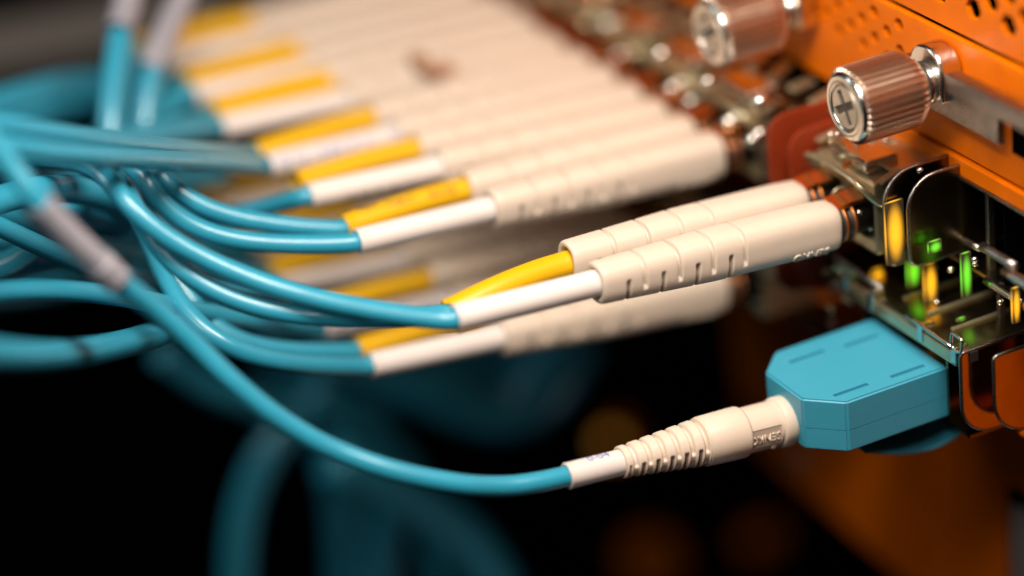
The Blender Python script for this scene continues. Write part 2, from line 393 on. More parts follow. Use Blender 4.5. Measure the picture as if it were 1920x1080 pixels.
# lower cage: shiny lid with lip and folded edges
ZS = -.74
fx = P(1690, 600, Z=ZS).x; 
XF = .10
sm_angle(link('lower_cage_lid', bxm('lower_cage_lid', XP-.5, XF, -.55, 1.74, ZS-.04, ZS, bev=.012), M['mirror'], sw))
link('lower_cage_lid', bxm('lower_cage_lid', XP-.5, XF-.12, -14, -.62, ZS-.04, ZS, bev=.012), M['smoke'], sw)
link('cage_lip', bxm('cage_lip', XF-.03, XF+.015, -.5, 1.62, ZS-.20, ZS-.05, bev=.012), M['gold'], sw)
link('cage_lip', bxm('cage_lip', XF-.15, XF-.1, -1.75, -.62, ZS-.13, ZS-.05, bev=.012), M['brushed'], sw)
for yy in (-.5, .02, .98, 1.60): link('lid_hook', bxm('lid_hook', XF-.14, XF+.03, yy-.05, yy+.05, ZS-.17, ZS+.035, bev=.015), M['silver'], sw)
for yy in (.35, .8, 1.25): link('lid_rib', bxm('lid_rib', XP-.4, XF-.2, yy-.025, yy+.025, ZS+.001, ZS+.035, bev=.012), M['gold'], sw)
# cage side walls and floor below the lid
for yy in (-.18, 1.36): link('cage_wall', bxm('cage_wall', XP-1.5, XF-.05, yy-.02, yy+.02, -1.75, ZS-.05), M['smoke'], sw)
link('cage_floor', bxm('cage_floor', XP-1.5, XF-.08, -1.75, 1.7, -1.80, -1.76), M['smoke'], sw)
# middle floor of the upper row and rods across it
ZM = -.36
link('upper_cage_floor', bxm('upper_cage_floor', XP-2.2, XP+.02, -.2, 4, ZM-.03, ZM, bev=.01), M['mirror'], sw)
for (x, z, y0, y1, r, m) in ((XP+.12, ZM+.04, 1.2, 1.85, .045, 'silver'), (XP+.12, ZM+.06, 1.95, 3.2, .075, 'gold'), (XF-.1, ZS+.07, -1.7, .1, .03, 'brushed'), (XF-.05, ZS-.22, -1.75, .0, .035, 'brushed'), (XP+.2, ZM-.12, -1.5, .4, .03, 'gold')):
    link('cross_rod', tube('cross_rod', [(x, y0, z), (x, (y0+y1)/2, z), (x, y1, z)], r, 2, 14), M[m], sw, True)
link('corner_post', bxm('corner_post', XP-.16, XP-.08, .93, .99, ZM, ZL0, bev=.012), M['brushed'], sw)
link('corner_post', bxm('corner_post', XP-.02, XP+.05, 1.28, 1.34, ZS, ZM+.02, bev=.012), M['dark'], sw)
link('upper_partition', bxm('upper_partition', XP-2.4, XP-.02, 1.345, 1.37, ZM, ZL0), M['black'], sw)
for (pa, pb, xx, r, m) in (((1842, 462), (1905, 500), XP+.35, .05, 'brushed'), ((1885, 508), (1960, 552), XP+.45, .055, 'silver'), ((1790, 442), (1838, 466), XP+.05, .035, 'brushed'), ((1700, 590), (1790, 655), XF+.03, .022, 'silver')):
    a_, b_ = P(*pa, X=xx), P(*pb, X=xx); link('cross_rod', tube('cross_rod', [a_, (a_+b_)/2, b_], r, 2, 14), M[m], sw, True)
hk = P(1795, 640, X=XF+.06)
link('latch_loop', tube('latch_loop', [(hk.x, hk.y-.09, hk.z+.06), (hk.x, hk.y+.06, hk.z+.06), (hk.x, hk.y+.09, hk.z+.02), (hk.x, hk.y+.06, hk.z-.12), (hk.x, hk.y-.09, hk.z-.12), (hk.x, hk.y-.11, hk.z-.03), (hk.x, hk.y-.09, hk.z+.06)], .018, 5, 10), M['silver'], sw, True)
nt_ = P(1826, 668, Y=1.775); link('stamped_notch', bxm('stamped_notch', nt_.x-.05, nt_.x+.05, 1.77, 1.785, nt_.z-.06, nt_.z+.06, bev=.006), M['dark'], sw)
# added glowing plates for LED light and its reflections in the metal
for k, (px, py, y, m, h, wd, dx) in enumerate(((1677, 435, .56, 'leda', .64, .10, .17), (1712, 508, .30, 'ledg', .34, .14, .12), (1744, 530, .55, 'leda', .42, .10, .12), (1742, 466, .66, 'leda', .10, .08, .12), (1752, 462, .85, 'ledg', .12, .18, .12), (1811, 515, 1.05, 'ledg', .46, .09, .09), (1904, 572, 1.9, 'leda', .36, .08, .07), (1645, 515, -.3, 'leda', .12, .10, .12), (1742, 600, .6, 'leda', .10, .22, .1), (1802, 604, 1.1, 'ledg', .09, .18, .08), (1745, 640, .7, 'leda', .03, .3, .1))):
    c = P(px, py, Y=y); me = bxm('led_glow_plate', c.x-dx*.66, c.x+dx*.66, c.y-.02, c.y+.02, c.z-h*.56, c.z+h*.56)
    link('led_glow_plate', me, M[m], sw, False, label=('glowing amber' if m == 'leda' else 'glowing green')+' plate for LED light and its reflection')
# upper cage roof with spring fingers
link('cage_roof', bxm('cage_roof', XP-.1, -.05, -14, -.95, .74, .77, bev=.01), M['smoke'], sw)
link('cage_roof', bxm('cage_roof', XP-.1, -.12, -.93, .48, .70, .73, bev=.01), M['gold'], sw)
fing = bmesh.new()
FM = bxm('spring_finger', -.14, .14, -.055, .055, -.02, .02, bev=.018)
FM.materials.append(M['gold'])
for k in range(34):
    yy = .30-k*.40
    o = bpy.data.objects.new('spring_finger', FM); sc.collection.objects.link(o); o.parent = sw; o.location = (-.02-XP+random.uniform(-.03, .03), yy, .74+random.uniform(-.02, .05)); o.rotation_euler = (0, .35+random.uniform(-.2, .2), random.uniform(-.1, .1))
for k in range(26):
    yy = -1.2-k*.45
    o = bpy.data.objects.new('spring_finger', FM); sc.collection.objects.link(o); o.parent = sw; o.location = (-.45-XP, yy, .86+random.uniform(-.02, .05)); o.rotation_euler = (0, .1+random.uniform(-.2, .2), .3); o.scale = (1.2, 1.6, 1.5)
# polished beads added to give glints among the ports
SM = lathe('glint_bead', [(-.05, .001), (-.045, .02), (-.03, .036), (0, .045), (.03, .036), (.045, .02), (.05, .001)], 14)
SM.materials.append(M['silver'])
for p in SM.polygons: p.use_smooth = True
def add_glint(px, py, y, s=.8):
    o = bpy.data.objects.new('glint_bead', SM); sc.collection.objects.link(o); o.parent = sw; o.location = P(px, py, Y=y)-Vector((XP, 0, 0)); o.scale = (s, s, s)
for a in ((1554, 255, -.9), (1556, 322, -.9), (1552, 350, -.8), (1645, 278, -.3), (1590, 352, -.5), (1600, 345, -.5), (1645, 380, -.1), (1652, 370, -.1), (1611, 398, .1), (1633, 426, .1),
          (1561, 500, -1.2), (1557, 548, -1.2), (1561, 605, -1.2), (1614, 565, -.8), (1632, 577, -.7), (1660, 567, -.5), (1684, 566, -.1), (1687, 586, 0), (1693, 592, 0), (1693, 602, 0), (1691, 614, 0), (1828, 486, 1.3), (1829, 494, 1.3), (1757, 567, .6), (1783, 505, .8), (1876, 566, 1.6), (1725, 319, .6), (1700, 395, .3)): add_glint(*a)
rt = random.Random(11)
for k in range(34): add_glint(rt.uniform(1548, 1690), rt.choice((rt.uniform(250, 330), rt.uniform(350, 440), rt.uniform(490, 610))), rt.uniform(-1.0, -.3), rt.uniform(.35, .8))
for k in range(75):
    u_ = rt.random(); add_glint(960+u_*480+rt.uniform(-20, 60), 5+u_*225+rt.uniform(-45, 25), -8.8+u_*6.6, rt.uniform(.6, 1.5))
for px, py, y in ((1425, 250, -1.9), (1412, 262, -1.9), (1380, 220, -2.4), (1368, 228, -2.4), (1310, 185, -3.4), (1296, 190, -3.4), (1275, 157, -3.8), (1262, 165, -3.8), (1210, 130, -4.9), (1197, 127, -4.9), (1176, 98, -5.3), (1162, 105, -5.3), (1120, 76, -6.2), (1080, 52, -7), (1015, 22, -8), (985, 4, -8.6), (1330, 152, -2.6), (1240, 100, -3.8), (1140, 45, -5.6), (1425, 190, -1.5)): add_glint(px, py, y, 2.0)
for k in range(8):
    yy = -1.6-k*1.25
    o = bpy.data.objects.new('glint_bead', SM); sc.collection.objects.link(o); o.parent = sw; o.location = (.05-XP, yy, -.85); o.scale = (1.8,)*3

# bent metal tabs added round the near modules to catch highlights
TB = tube('t', [(-.12, 0, -.03), (-.04, 0, .03), (.05, 0, .035), (.12, 0, -.01)], .028, 4, 10)
TB.materials.append(M['gold'])
for p in TB.polygons: p.use_smooth = True
rt = random.Random(3)
for k in range(46):
    zone = k % 3
    if zone == 0: q_ = P(rt.uniform(1550, 1680), rt.uniform(245, 330), Y=rt.uniform(-.9, -.3))
    elif zone == 1: q_ = P(rt.uniform(1560, 1660), rt.uniform(345, 440), Y=rt.uniform(-.6, -.2))
    else: q_ = P(rt.uniform(1550, 1690), rt.uniform(490, 600), Y=rt.uniform(-1.2, -.3))
    o = bpy.data.objects.new('bent_tab', TB); sc.collection.objects.link(o); o.parent = sw; o.location = q_-Vector((XP, 0, 0)); o.rotation_euler = (rt.uniform(-.5, .5), rt.uniform(-.5, .5), rt.choice((0, 1.57))+rt.uniform(-.3, .3)); s_ = rt.uniform(.5, 1.1); o.scale = (s_, s_, s_)
# --- captive thumbscrews
def thumbscrew(c, label):
    t = bpy.data.objects.new('thumbscrew', None); sc.collection.objects.link(t); t.parent = sw; t.location = c-Vector((XP, 0, 0)); t['label'] = label
    seg = 36*8
    prof = [(-.86, .22), (-.86, .30), (-.83, .335), (-.76, .362), (-.72, .368)]+[(-.72+.66*k/10, .368) for k in range(1, 11)]+[(-.045, .362)]
    def kn(x, a, r):
        k = sstep(-.80, -.74, x)*(1-sstep(-.062, -.045, x)); ph = (a*36/(2*math.pi)) % 1
        return r--.0+.050*k*(1-min(1, 1.9*abs(math.sin(math.pi*ph))))
    sm_angle(link('knurled_barrel', lathe('knurled_barrel', prof, seg, True, kn), M['copper'], t, False, False), 40)
    link('rim', lathe('rim', [(-.075, .30), (-.075, .371), (-.04, .373), (-.012, .356), (0, .325), (.002, .262), (-.012, .25), (-.06, .25), (-.07, .2)], 64), M['silver'], t, True, False)
    disc = lathe('d', [(-.10, .235), (-.02, .235), (-.004, .222), (.001, .19), (.001, .001)], 48)
    bm = bmesh.new(); box(bm, -.09, .1, -.045, .045, -.19, .19); c1 = finish(bm, 'c'); bm = bmesh.new(); box(bm, -.09, .1, -.19, .19, -.045, .045); c2 = finish(bm, 'c')
    c3 = lathe('c', [(.1, .075), (.0, .07), (-.09, .03)], 8)
    for c_ in (c1, c2, c3): c_.transform(Matrix.Rotation(.5, 4, 'X'))
    d = boolean(disc, [c1, c2, c3]); o = link('cross_head_screw', d, M['screw'], t, False, False); sm_angle(o, 30); bevelmod(o, .006)
    rc = bmesh.new(); box(rc, -.095, -.022, -.044, .044, -.188, .188); box(rc, -.094, -.024, -.188, .188, -.044, .044); rm = finish(rc, 'cross_shade_plug'); rm.transform(Matrix.Rotation(.5, 4, 'X'))
    link('cross_shade_plug', rm, M['slot_shade'], t, False, False)  # dark plug stands in for the shade inside the cross slot
    link('collar', lathe('collar', [(-1.28, .20), (-1.22, .215), (-1.0, .215), (-.99, .235), (-.93, .235), (-.92, .2), (-.80, .2)], 40), M['silver'], t, True, False)
    link('shoulder_ring', lathe('shoulder_ring', [(-.93, .24), (-.90, .262), (-.87, .262), (-.85, .24)], 40), M['dark'], t, True, False)
    pl = []
    for k in range(17): a = k*math.pi/16; pl.append((.29*math.cos(a), .17+.24*math.sin(a)))
    pl += [(-.29, -.16), (.29, -.16)]
    g = prism('guide_bracket', pl, 'X', -1.26, -1.0); sm_angle(bevelmod(link('guide_bracket', g, M['silver'], t, False, False), .03, 3), 30)
    return t
c = P(1583, 202, Y=.5)
thumbscrew(c, 'nearer knurled thumbscrew with its cross slot head in focus')
thumbscrew(P(1328, 62, X=c.x), 'farther blurred knurled thumbscrew above the row of plugs')
# --- ejector lever and its plate
a = P(1772, 152, X=-.25); b = P(1935, 243, X=-.25)
o = sm_angle(link('ejector_lever', bxm('ejector_lever', -.42, -.25, a.y, b.y+1.5, a.z-.12, a.z+.085, bev=.035, seg=3), M['brushed'], sw)); 
a = P(1700, 190, X=-.52); b = P(1873, 275, X=-.52)
sm_angle(link('lever_plate', rounded_plate('lever_plate', 0, 1, 0, 1, 0, .1, .1, .1) if False else bxm('lever_plate', -.60, -.52, a.y, b.y, b.z, b.z+.5, bev=.035, seg=3), M['brushed'], sw))
link('lever_shadow_patch', bxm('lever_shadow_patch', XP-.1, XP+.036, b.y+.02, b.y+2, b.z-.1, b.z+.42), M['black'], sw)  # black patch on the card front, shade by the lever put into colour

# ------------------------------------------------------------------ transceiver modules in the ports
TM = {}
def build_module(label, y, z=.229, sc_=1):
    t = thing('transceiver_module', label, 'transceiver', (XP, y-.3125, z), (0, 0, 0), 'optical transceivers in the switch ports')
    if not TM:
        L = .85
        bm = bmesh.new(); box(bm, 0, L, -.58, .58, -.40, .44, bev=.03); body = finish(bm, 'b')
        cuts = []
        for yy in (-.3125, .3125): cuts.append(bxm('c', L-.5, L+.2, yy-.24, yy+.24, -.26, .27))
        TM['housing'] = (boolean(body, cuts), 'gold', None)
        bm = bmesh.new()
        for yy in (-.3125, .3125): box(bm, L-.12, L-.08, yy-.235, yy+.235, -.255, .265)
        TM['port_insert'] = (finish(bm, 'p'), 'dark', None)
        bm = bmesh.new(); box(bm, .38, .80, -.36, .36, .445, .60, bev=.05, seg=3); TM['release_block'] = (finish(bm, 'r'), 'silver', None)
        TM['bail_latch'] = (tube('bail', [(.5, -.60, .1), (.80, -.60, .2), (.98, -.56, .42), (1.0, -.3, .50), (1.0, .3, .50), (.98, .56, .42), (.80, .60, .2), (.5, .60, .1)], .035, 6, 12), 'gold', None)
        bm = bmesh.new(); box(bm, .2, L+.01, -.02, .02, .30, .50, bev=.01); TM['divider'] = (finish(bm, 'd'), 'flap', None)
        for k, (m, mm, _) in TM.items():
            m.materials.clear(); m.materials.append(M[mm])
            if k == 'bail_latch':
                for p in m.polygons: p.use_smooth = True
    for k, (m, mm, _) in TM.items(): shared(k, m, t)
    return t
# ------------------------------------------------------------------ patch cables: upper row
def PX(lst):
    return [P(px, py, Y=y) for px, py, y in lst]
build_module('gilt transceiver holding the sharpest pair of plugs', 0)
duplex('sharply focused duplex patch cable, its white sleeve in front of a bent yellow sleeve', 0,
  cords=[PX([(800, 588, -.15), (720, 588, -.4), (650, 580, -.7), (520, 547, -1.2), (400, 500, -1.6), (300, 446, -1.8), (240, 395, -2.0), (208, 340, -2.2), (190, 305, -2.7), (130, 290, -3.4), (0, 290, -4), (-120, 280, -4)]),
         PX([(790, 603, -.55), (720, 611, -.65), (600, 606, -.95), (480, 588, -1.3), (380, 545, -1.6), (310, 490, -1.9), (265, 430, -2.1), (240, 360, -2.4), (215, 300, -2.9), (140, 280, -3.6), (0, 285, -4.5), (-120, 280, -4.6)])],
  yel=(PX([(1060, 497, -.625), (1010, 512, -.60), (930, 544, -.52), (845, 585, -.48)]), .06))
MODN = ['', 'second blurred gilt transceiver back from the free port, upper row', 'third blurred gilt transceiver back from the free port, upper row', 'gilt transceiver under the farther thumbscrew, upper row', 'second farthest blurred gilt transceiver, upper row', 'farthest blurred gilt transceiver, upper row']
BODN = ['gilt transceiver holding the nearest lower row plugs', 'gilt transceiver of the blue printed lower row plugs', 'gilt transceiver of the third lower row plugs', 'second farthest gilt transceiver of the lower row', 'farthest gilt transceiver of the lower row']
tops = [
 (-2.4, 'duplex patch cable next to the free port, black print on its yellow sleeve'),
 (-3.65, 'duplex patch cable third from the front in the upper row, its cord crossing under yellow'),
 (-4.9, 'duplex patch cable in the upper row with blue print on its white sleeve'),
 (-6.15, 'duplex patch cable in the upper row right behind the blue printed one'),
 (-7.4, 'second farthest of the blurred duplex patch cables in the upper row'),
 (-8.65, 'farthest blurred duplex patch cable in the upper row, at the top edge')]
cordsets = {
 -2.4: [PX([(640, 452, -2.5), (580, 462, -2.6), (500, 463, -2.8), (410, 452, -3), (330, 420, -3.2), (285, 370, -3.3), (262, 310, -3.5), (230, 285, -3.8), (120, 280, -4.2), (0, 270, -4.4), (-120, 260, -4.6)]),
        PX([(610, 416, -3.0), (520, 428, -3.1), (430, 422, -3.2), (350, 388, -3.4), (300, 330, -3.6), (272, 292, -3.8), (220, 280, -4), (120, 262, -4.2), (0, 250, -4.6), (-120, 240, -4.8)])],
 -3.65: [PX([(560, 380, -3.8), (510, 395, -4.2), (440, 412, -4.7), (350, 420, -5), (250, 400, -5.2), (120, 380, -5.4), (0, 370, -5.4), (-120, 370, -5.4)]), None],
 -4.9: [PX([(470, 281, -4.6), (400, 289, -3.8), (300, 297, -2.6), (200, 297, -1.7), (100, 290, -1.3), (0, 272, -1.0), (-120, 250, -.8)]),
        PX([(450, 258, -5.0), (380, 268, -4.2), (300, 276, -3.2), (200, 268, -2.1), (100, 250, -1.6), (0, 232, -1.3), (-120, 215, -1)])],
 -6.15: [PX([(385, 238, -5.9), (330, 250, -5.4), (250, 272, -4.8), (120, 275, -4.2), (0, 275, -4), (-120, 280, -4)]), PX([(370, 215, -6.4), (310, 240, -6), (230, 268, -5.6), (80, 285, -5), (-60, 290, -4.6)])],
 -7.4: [PX([(320, 190, -7.3), (285, 225, -7), (240, 270, -6.8), (150, 290, -6.4), (0, 300, -6)]), PX([(310, 180, -7.8), (280, 215, -7.6), (240, 260, -7.4), (130, 290, -7), (0, 310, -6.6)])],
 -8.65: [PX([(270, 140, -8.6), (250, 180, -8.4), (240, 260, -8.2), (180, 300, -7.6), (40, 320, -7)]), PX([(260, 130, -9.1), (235, 180, -9), (225, 260, -8.8), (160, 310, -8), (40, 330, -7.6)])]}
def print_on(sleeve_parent, sleeve, body, x, size, m, ang, y=0, z=0, r=.1435, name='printed_text'):
    def fn(tx, ty, h): a = math.radians(ang)+ty/r; return (x-tx, y+(r+h)*math.cos(a), z+(r+h)*math.sin(a))
    me = text_mesh(body, size, .002, fn); o = link(name, me, M[m], sleeve, False, False); o['kind'] = 'stuff'; return o
for y, lab in tops:
    t, s1, s2 = duplex(lab, y, cords=cordsets[y], yr=.145 if y > -6 else .21)
    build_module({-2.4: 'blurred gilt transceiver right behind the free port'}.get(y, MODN[len([1 for q in tops if q[0] > y])]), y)
    if y == -2.4: print_on(t, s2, 'OM3-10-0417      2-1-12', 3.62, .115, 'inkblk', 48, y=-.59, r=.149)
    if y == -3.65: print_on(t, s1, '10-0412   2-1-11', 3.6, .14, 'inkblk', -35)
    if y == -4.9: print_on(t, s1, 'OM3 10-0418  2-1-10', 3.6, .17, 'inkblu', 25)
# lower row
build_cords = {
 -2.5: [PX([(640, 703, -2.4), (580, 703, -2.3), (510, 692, -2.1), (440, 662, -2.1), (370, 620, -2.4), (320, 560, -2.8), (290, 480, -3.4), (260, 400, -3.8), (235, 320, -4.2), (180, 290, -4.6), (60, 290, -5)]),
        PX([(650, 662, -3.0), (600, 666, -2.9), (530, 667, -2.7), (450, 650, -2.8), (390, 615, -3), (345, 560, -3.2), (310, 480, -3.6), (275, 400, -4), (255, 320, -4.4), (200, 285, -4.8), (60, 280, -5)])],
 -3.75: [PX([(600, 590, -3.6), (520, 600, -3.4), (430, 600, -3.1), (300, 570, -2.7), (150, 530, -2.3), (0, 540, -2), (-120, 560, -2)]), None],
 -5.0: [PX([(560, 525, -4.9), (500, 545, -4.7), (400, 555, -4.3), (250, 540, -3.8), (100, 480, -3.2), (0, 420, -3), (-100, 380, -3)]), PX([(490, 500, -5.4), (400, 500, -5), (250, 470, -4.6), (100, 440, -4.2), (-60, 450, -4)])],
 -6.25: [PX([(400, 420, -6), (330, 440, -5.6), (200, 450, -5), (60, 500, -4.4), (-60, 530, -4)]), PX([(360, 400, -6.4), (250, 400, -6), (100, 360, -5.4), (-60, 350, -5)])],
 -7.5: [PX([(330, 380, -7.2), (250, 410, -6.8), (100, 420, -6.2), (-60, 480, -5.6)]), PX([(300, 350, -7.8), (200, 360, -7.2), (60, 330, -6.6), (-60, 320, -6)])]}
bots = [(-2.5, 'lower row duplex patch cable hanging below the sharp pair, with smooth yellow sleeve'),
 (-3.75, 'lower row duplex patch cable with blue print on the white sleeve, behind the lowest pair'),
 (-5.0, 'lower row duplex patch cable in shade under the black printed yellow sleeve'),
 (-6.25, 'shaded lower row duplex patch cable seen as dull yellow behind the thick cords'),
 (-7.5, 'farthest shaded duplex patch cable of the lower row')]
for y, lab in bots:
    t, s1, s2 = duplex(lab, y, z=-1.584, x=.535, cords=build_cords[y], tilt=TILT+.03, yr=.145 if y > -5 else .20)
    build_module(BODN[[q[0] for q in bots].index(y)], y, z=-1.584)
    if y == -3.75: print_on(t, s1, 'OM3 10-0420  2-2-11', 3.6, .17, 'inkblu', 25)
# ------------------------------------------------------------------ aqua plug body in the lower row
N1 = P(1777, 687, X=0.0)
X0, Y1, ZT = N1.x, N1.y, N1.z
XC = P(1586, 754, Z=ZT).x
ad = thing('aqua_plug_housing', 'large aqua six sided plug housing with four slots on top, at the lower right', 'fibre connector', (X0, Y1-.7, ZT-.3))
W_ = 1.40; H_ = .60; CX = .33; CY = .34
outl = [(X0, Y1-W_), (X0, Y1), (XC, Y1), (XC+CX, Y1-CY), (XC+CX, Y1-W_+CY), (XC, Y1-W_)]
def housing(z0, z1, nm):
    me = prism(nm, outl, 'Z', z0, z1); return me
slots = []
def slot(x0, x1, y):
    slots.append(bxm('c', x0, x1, y-.028, y+.028, ZT-.035, ZT+.1, bev=0))
for a, b in (((1563, 742), (1628, 720)), ((1670, 707), (1733, 685)), ((1480, 680), (1545, 657)), ((1585, 650), (1645, 627))):
    pa, pb = P(*a, Z=ZT), P(*b, Z=ZT); slot(pb.x, pa.x, (pa.y+pb.y)/2)
zm = ZT-.345
bm = bmesh.new(); bm.from_mesh(prism('t', outl, 'Z', zm+.004, ZT)); 
bmesh.ops.bevel(bm, geom=[e for e in bm.edges if not all(v.co.z < ZT-.1 for v in e.verts)], offset=.022, segments=3, affect='EDGES'); top = finish(bm, 'top')
sm_angle(link('upper_shell', boolean(top, slots), M['adapter'], ad), 25)
bm = bmesh.new(); bm.from_mesh(prism('t', outl, 'Z', ZT-H_, zm-.004))
bmesh.ops.bevel(bm, geom=[e for e in bm.edges if not all(v.co.z > zm-.05 for v in e.verts)], offset=.02, segments=3, affect='EDGES')
sm_angle(link('lower_shell', finish(bm, 'low'), M['adapter'], ad), 25)
ins = [(x-(.012 if x > X0+.1 else -.01), y+(.012 if y < Y1-.7 else -.012)) for x, y in outl]
link('parting_line', prism('parting_line', ins, 'Z', zm-.02, zm+.02), M['adapter'], ad)
link('plug_neck', bxm('plug_neck', -.62, X0+.01, Y1-W_+.1, Y1-.08, ZT-.52, ZT-.08, bev=.02), M['dark'], ad)
# release lever below
pts = [P(1610, 835, Y=Y1-.35), P(1680, 838, Y=Y1-.3), P(1745, 826, Y=Y1-.25), P(1790, 800, Y=Y1-.2)]
bm = bmesh.new(); rows = []
cs = smooth_pts(spline(pts, 6), 2)
for p in cs: rows.append([bm.verts.new((p.x, p.y+dy, p.z+dz)) for dy, dz in ((-.75, 0), (.12, 0), (.12, -.05), (-.75, -.05))])
for r0, r1 in zip(rows[:-1], rows[1:]):
    for k in range(4): bm.faces.new((r0[k], r1[k], r1[(k+1) % 4], r0[(k+1) % 4]))
bm.faces.new(rows[0]); bm.faces.new(rows[-1][::-1]); bmesh.ops.recalc_face_normals(bm, faces=bm.faces)
bevelmod(link('release_lever', finish(bm, 'release_lever'), M['adapter'], ad), .015)
# ------------------------------------------------------------------ the single cable plugged into it
YA = Y1-.7
A = P(1490, 782, Y=YA); A.x = XC+CX
B = P(1062, 893, Y=YA); dirv = (B-A).normalized()
ang = math.atan2(dirv.z, dirv.x)
lone = thing('single_fibre_cable', 'single aqua cable sagging across the foreground to the beige boot in the aqua housing', 'fibre optic cable', A, (0, -ang, 0))
LW = parent_world(lone); Ltot = (B-A).length
k = Ltot/2.83      # boot features measured along the axis
def sx(px): return (1490-px)/(1490-1062)*Ltot
x_fl, x_gr, x_co, x_bo, x_be = sx(1466), sx(1397), sx(1322), sx(1300), sx(1165)
link('end_flange', lathe('end_flange', [(-.02, .2), (-.02, .262), (.0, .275), (x_fl-.03, .275), (x_fl, .262), (x_fl+.004, .23)], 64), M['beige'], lone, True, False)
# grip with a sunk name plate
gb = lathe('g', [(x_fl-.05, .2), (x_fl-.04, .247), (x_gr+.05, .247), (x_gr+.06, .2)], 64)
gl = x_gr-x_fl
cut = bxm('c', x_fl+.04, x_gr+.02, .222, .4, -.125, .10)
gr = sm_angle(link('grip', boolean(gb, [cut]), M['beige'], lone, False, False), 30)
tm = text_mesh('SENKO', .125, .012, lambda tx, ty, h: ((x_fl+x_gr)/2+.03+tx*.95, .2215+h*1.3, -.015-ty))
link('embossed_lettering', tm, M['beige'], gr, False, False)
cut2 = lathe('knob', [(0, .035), (.02, .03)], 16); 
o = link('index_pip', cut2, M['beige'], gr, True, False); o.rotation_euler = (0, 0, math.pi/2); o.location = (x_fl+.12, .185, -.155); o.rotation_euler = (-.75, 0, math.pi/2)
link('collar', lathe('collar', [(x_gr-.02, .2), (x_gr-.02, .262), (x_gr, .275), (x_gr+.02, .278), (x_co-.0, .268), (x_co+.02, .258), (x_co+.025, .2)], 64), M['beige'], lone, True, False)
# ribbed strain relief
pitch = (x_be-x_co)/6.0
xs = [x_co-.05+i*(x_be-x_co+.05)/230 for i in range(231)]
def rad(x): t = (x-x_co)/(x_be-x_co); return .262-.092*max(0, t)**.95
def ribs(x, a, r):
    if x < x_co+.03 or x > x_be-.02: return r
    t = (x-x_co-.02)/pitch; z = math.sin(a); g = 0
    d = abs((t % 1)-.25)*pitch                                   # upper grooves, bridged in front
    g = max(g, (1-sstep(.016, .030, d))*(sstep(-.10, .08, z)))
    d = abs((t % 1)-.75)*pitch
    g = max(g, (1-sstep(.016, .030, d))*(1-sstep(.04, .22, z)))
    g = max(g, .30*(1-sstep(.02, .045, abs((t % 1)-.25)*pitch)))
    return r-.055*g*(1-.25*t/6)
me = lathe('strain_relief', [(x, rad(x)) for x in xs]+[(x_be+.01, .155), (x_be+.005, .142), (x_be-.1, .14)], 112, True, ribs)
link('strain_relief', me, M['beige'], lone, True, False)
sl = link('white_sleeve', hollow('white_sleeve', [(x_be-.4, 0, 0), (Ltot, 0, 0)], .138, .112), M['white'], lone, True, False)
print_on(lone, sl, '10-04', x_be+.30, .14, 'inkblu', 88, r=.1395)
cp = PX([(1000, 906, YA), (940, 912, YA-.05), (860, 908, YA-.1), (740, 884, YA-.3), (620, 841, YA-.6), (520, 783, YA-.8), (430, 710, YA-1.0), (360, 640, YA-1.2), (290, 578, YA-1.3), (215, 520, YA-1.3), (140, 450, YA-1.3), (75, 380, YA-1.3), (20, 310, YA-1.5), (-40, 230, YA-1.7), (-110, 120, YA-2)])
link('cord', tube('cord', [LW @ Vector((Ltot-.3, 0, 0)), LW @ Vector((Ltot, 0, 0))]+cp, .108, 10, 28), M['teal'], lone, True, True)
hp = PX([(212, 517, YA-1.3), (170, 478, YA-1.3), (120, 430, YA-1.3), (75, 380, YA-1.3)])
link('cable_sheath', hollow('cable_sheath', hp, .132, .095, 8), M['label'], lone, True, True, label='pale lilac sheath on the cord')
o = link('sheath_end', tube('sheath_end', PX([(222, 527, YA-1.3), (208, 513, YA-1.3), (185, 491, YA-1.3)]), .146, 4, 24), M['label'], lone, True, True)

# ------------------------------------------------------------------ loose cables of the bundle
def loose(label, pts, r=.106, m='teal', name='loose_cable', tip=None):
    c = [P(*p[:2], Y=p[2]) for p in pts]; loc = c[0]
    t = thing(name, label, 'cable', loc, group='loose aqua cables')
    link('cord', tube('cord', c, r, 8, 20, soft=(1, 40)), M[m], t, True, True)
    if tip: link('label_sleeve', hollow('label_sleeve', [P(*p[:2], Y=p[2]) for p in tip], r*1.12, r*1.02), M['label'], t, True, True)
    return t
loose('thick blurred aqua cable curving out of the left edge below the bundle', [(-120, 650, .8), (0, 668, 0), (100, 672, -.9), (200, 655, -1.9), (300, 628, -3), (400, 590, -4.3), (480, 550, -5.4)], .15)
loose('upright aqua cable with a grey white sleeve, leaving the top left corner', [(205, 330, -6), (208, 200, -6.4), (216, 120, -6.8), (232, 40, -7.2), (245, -60, -7.6)], .15, tip=[(222, 60, -7), (238, 10, -7.3), (245, -40, -7.5)])
loose('slanting aqua cable with a beige sleeve beside the upright one', [(270, 330, -6.4), (268, 230, -6.6), (280, 130, -7), (325, 40, -7.4), (360, -60, -7.8)], .145, tip=[(280, 130, -7), (305, 75, -7.2), (345, -10, -7.6)])
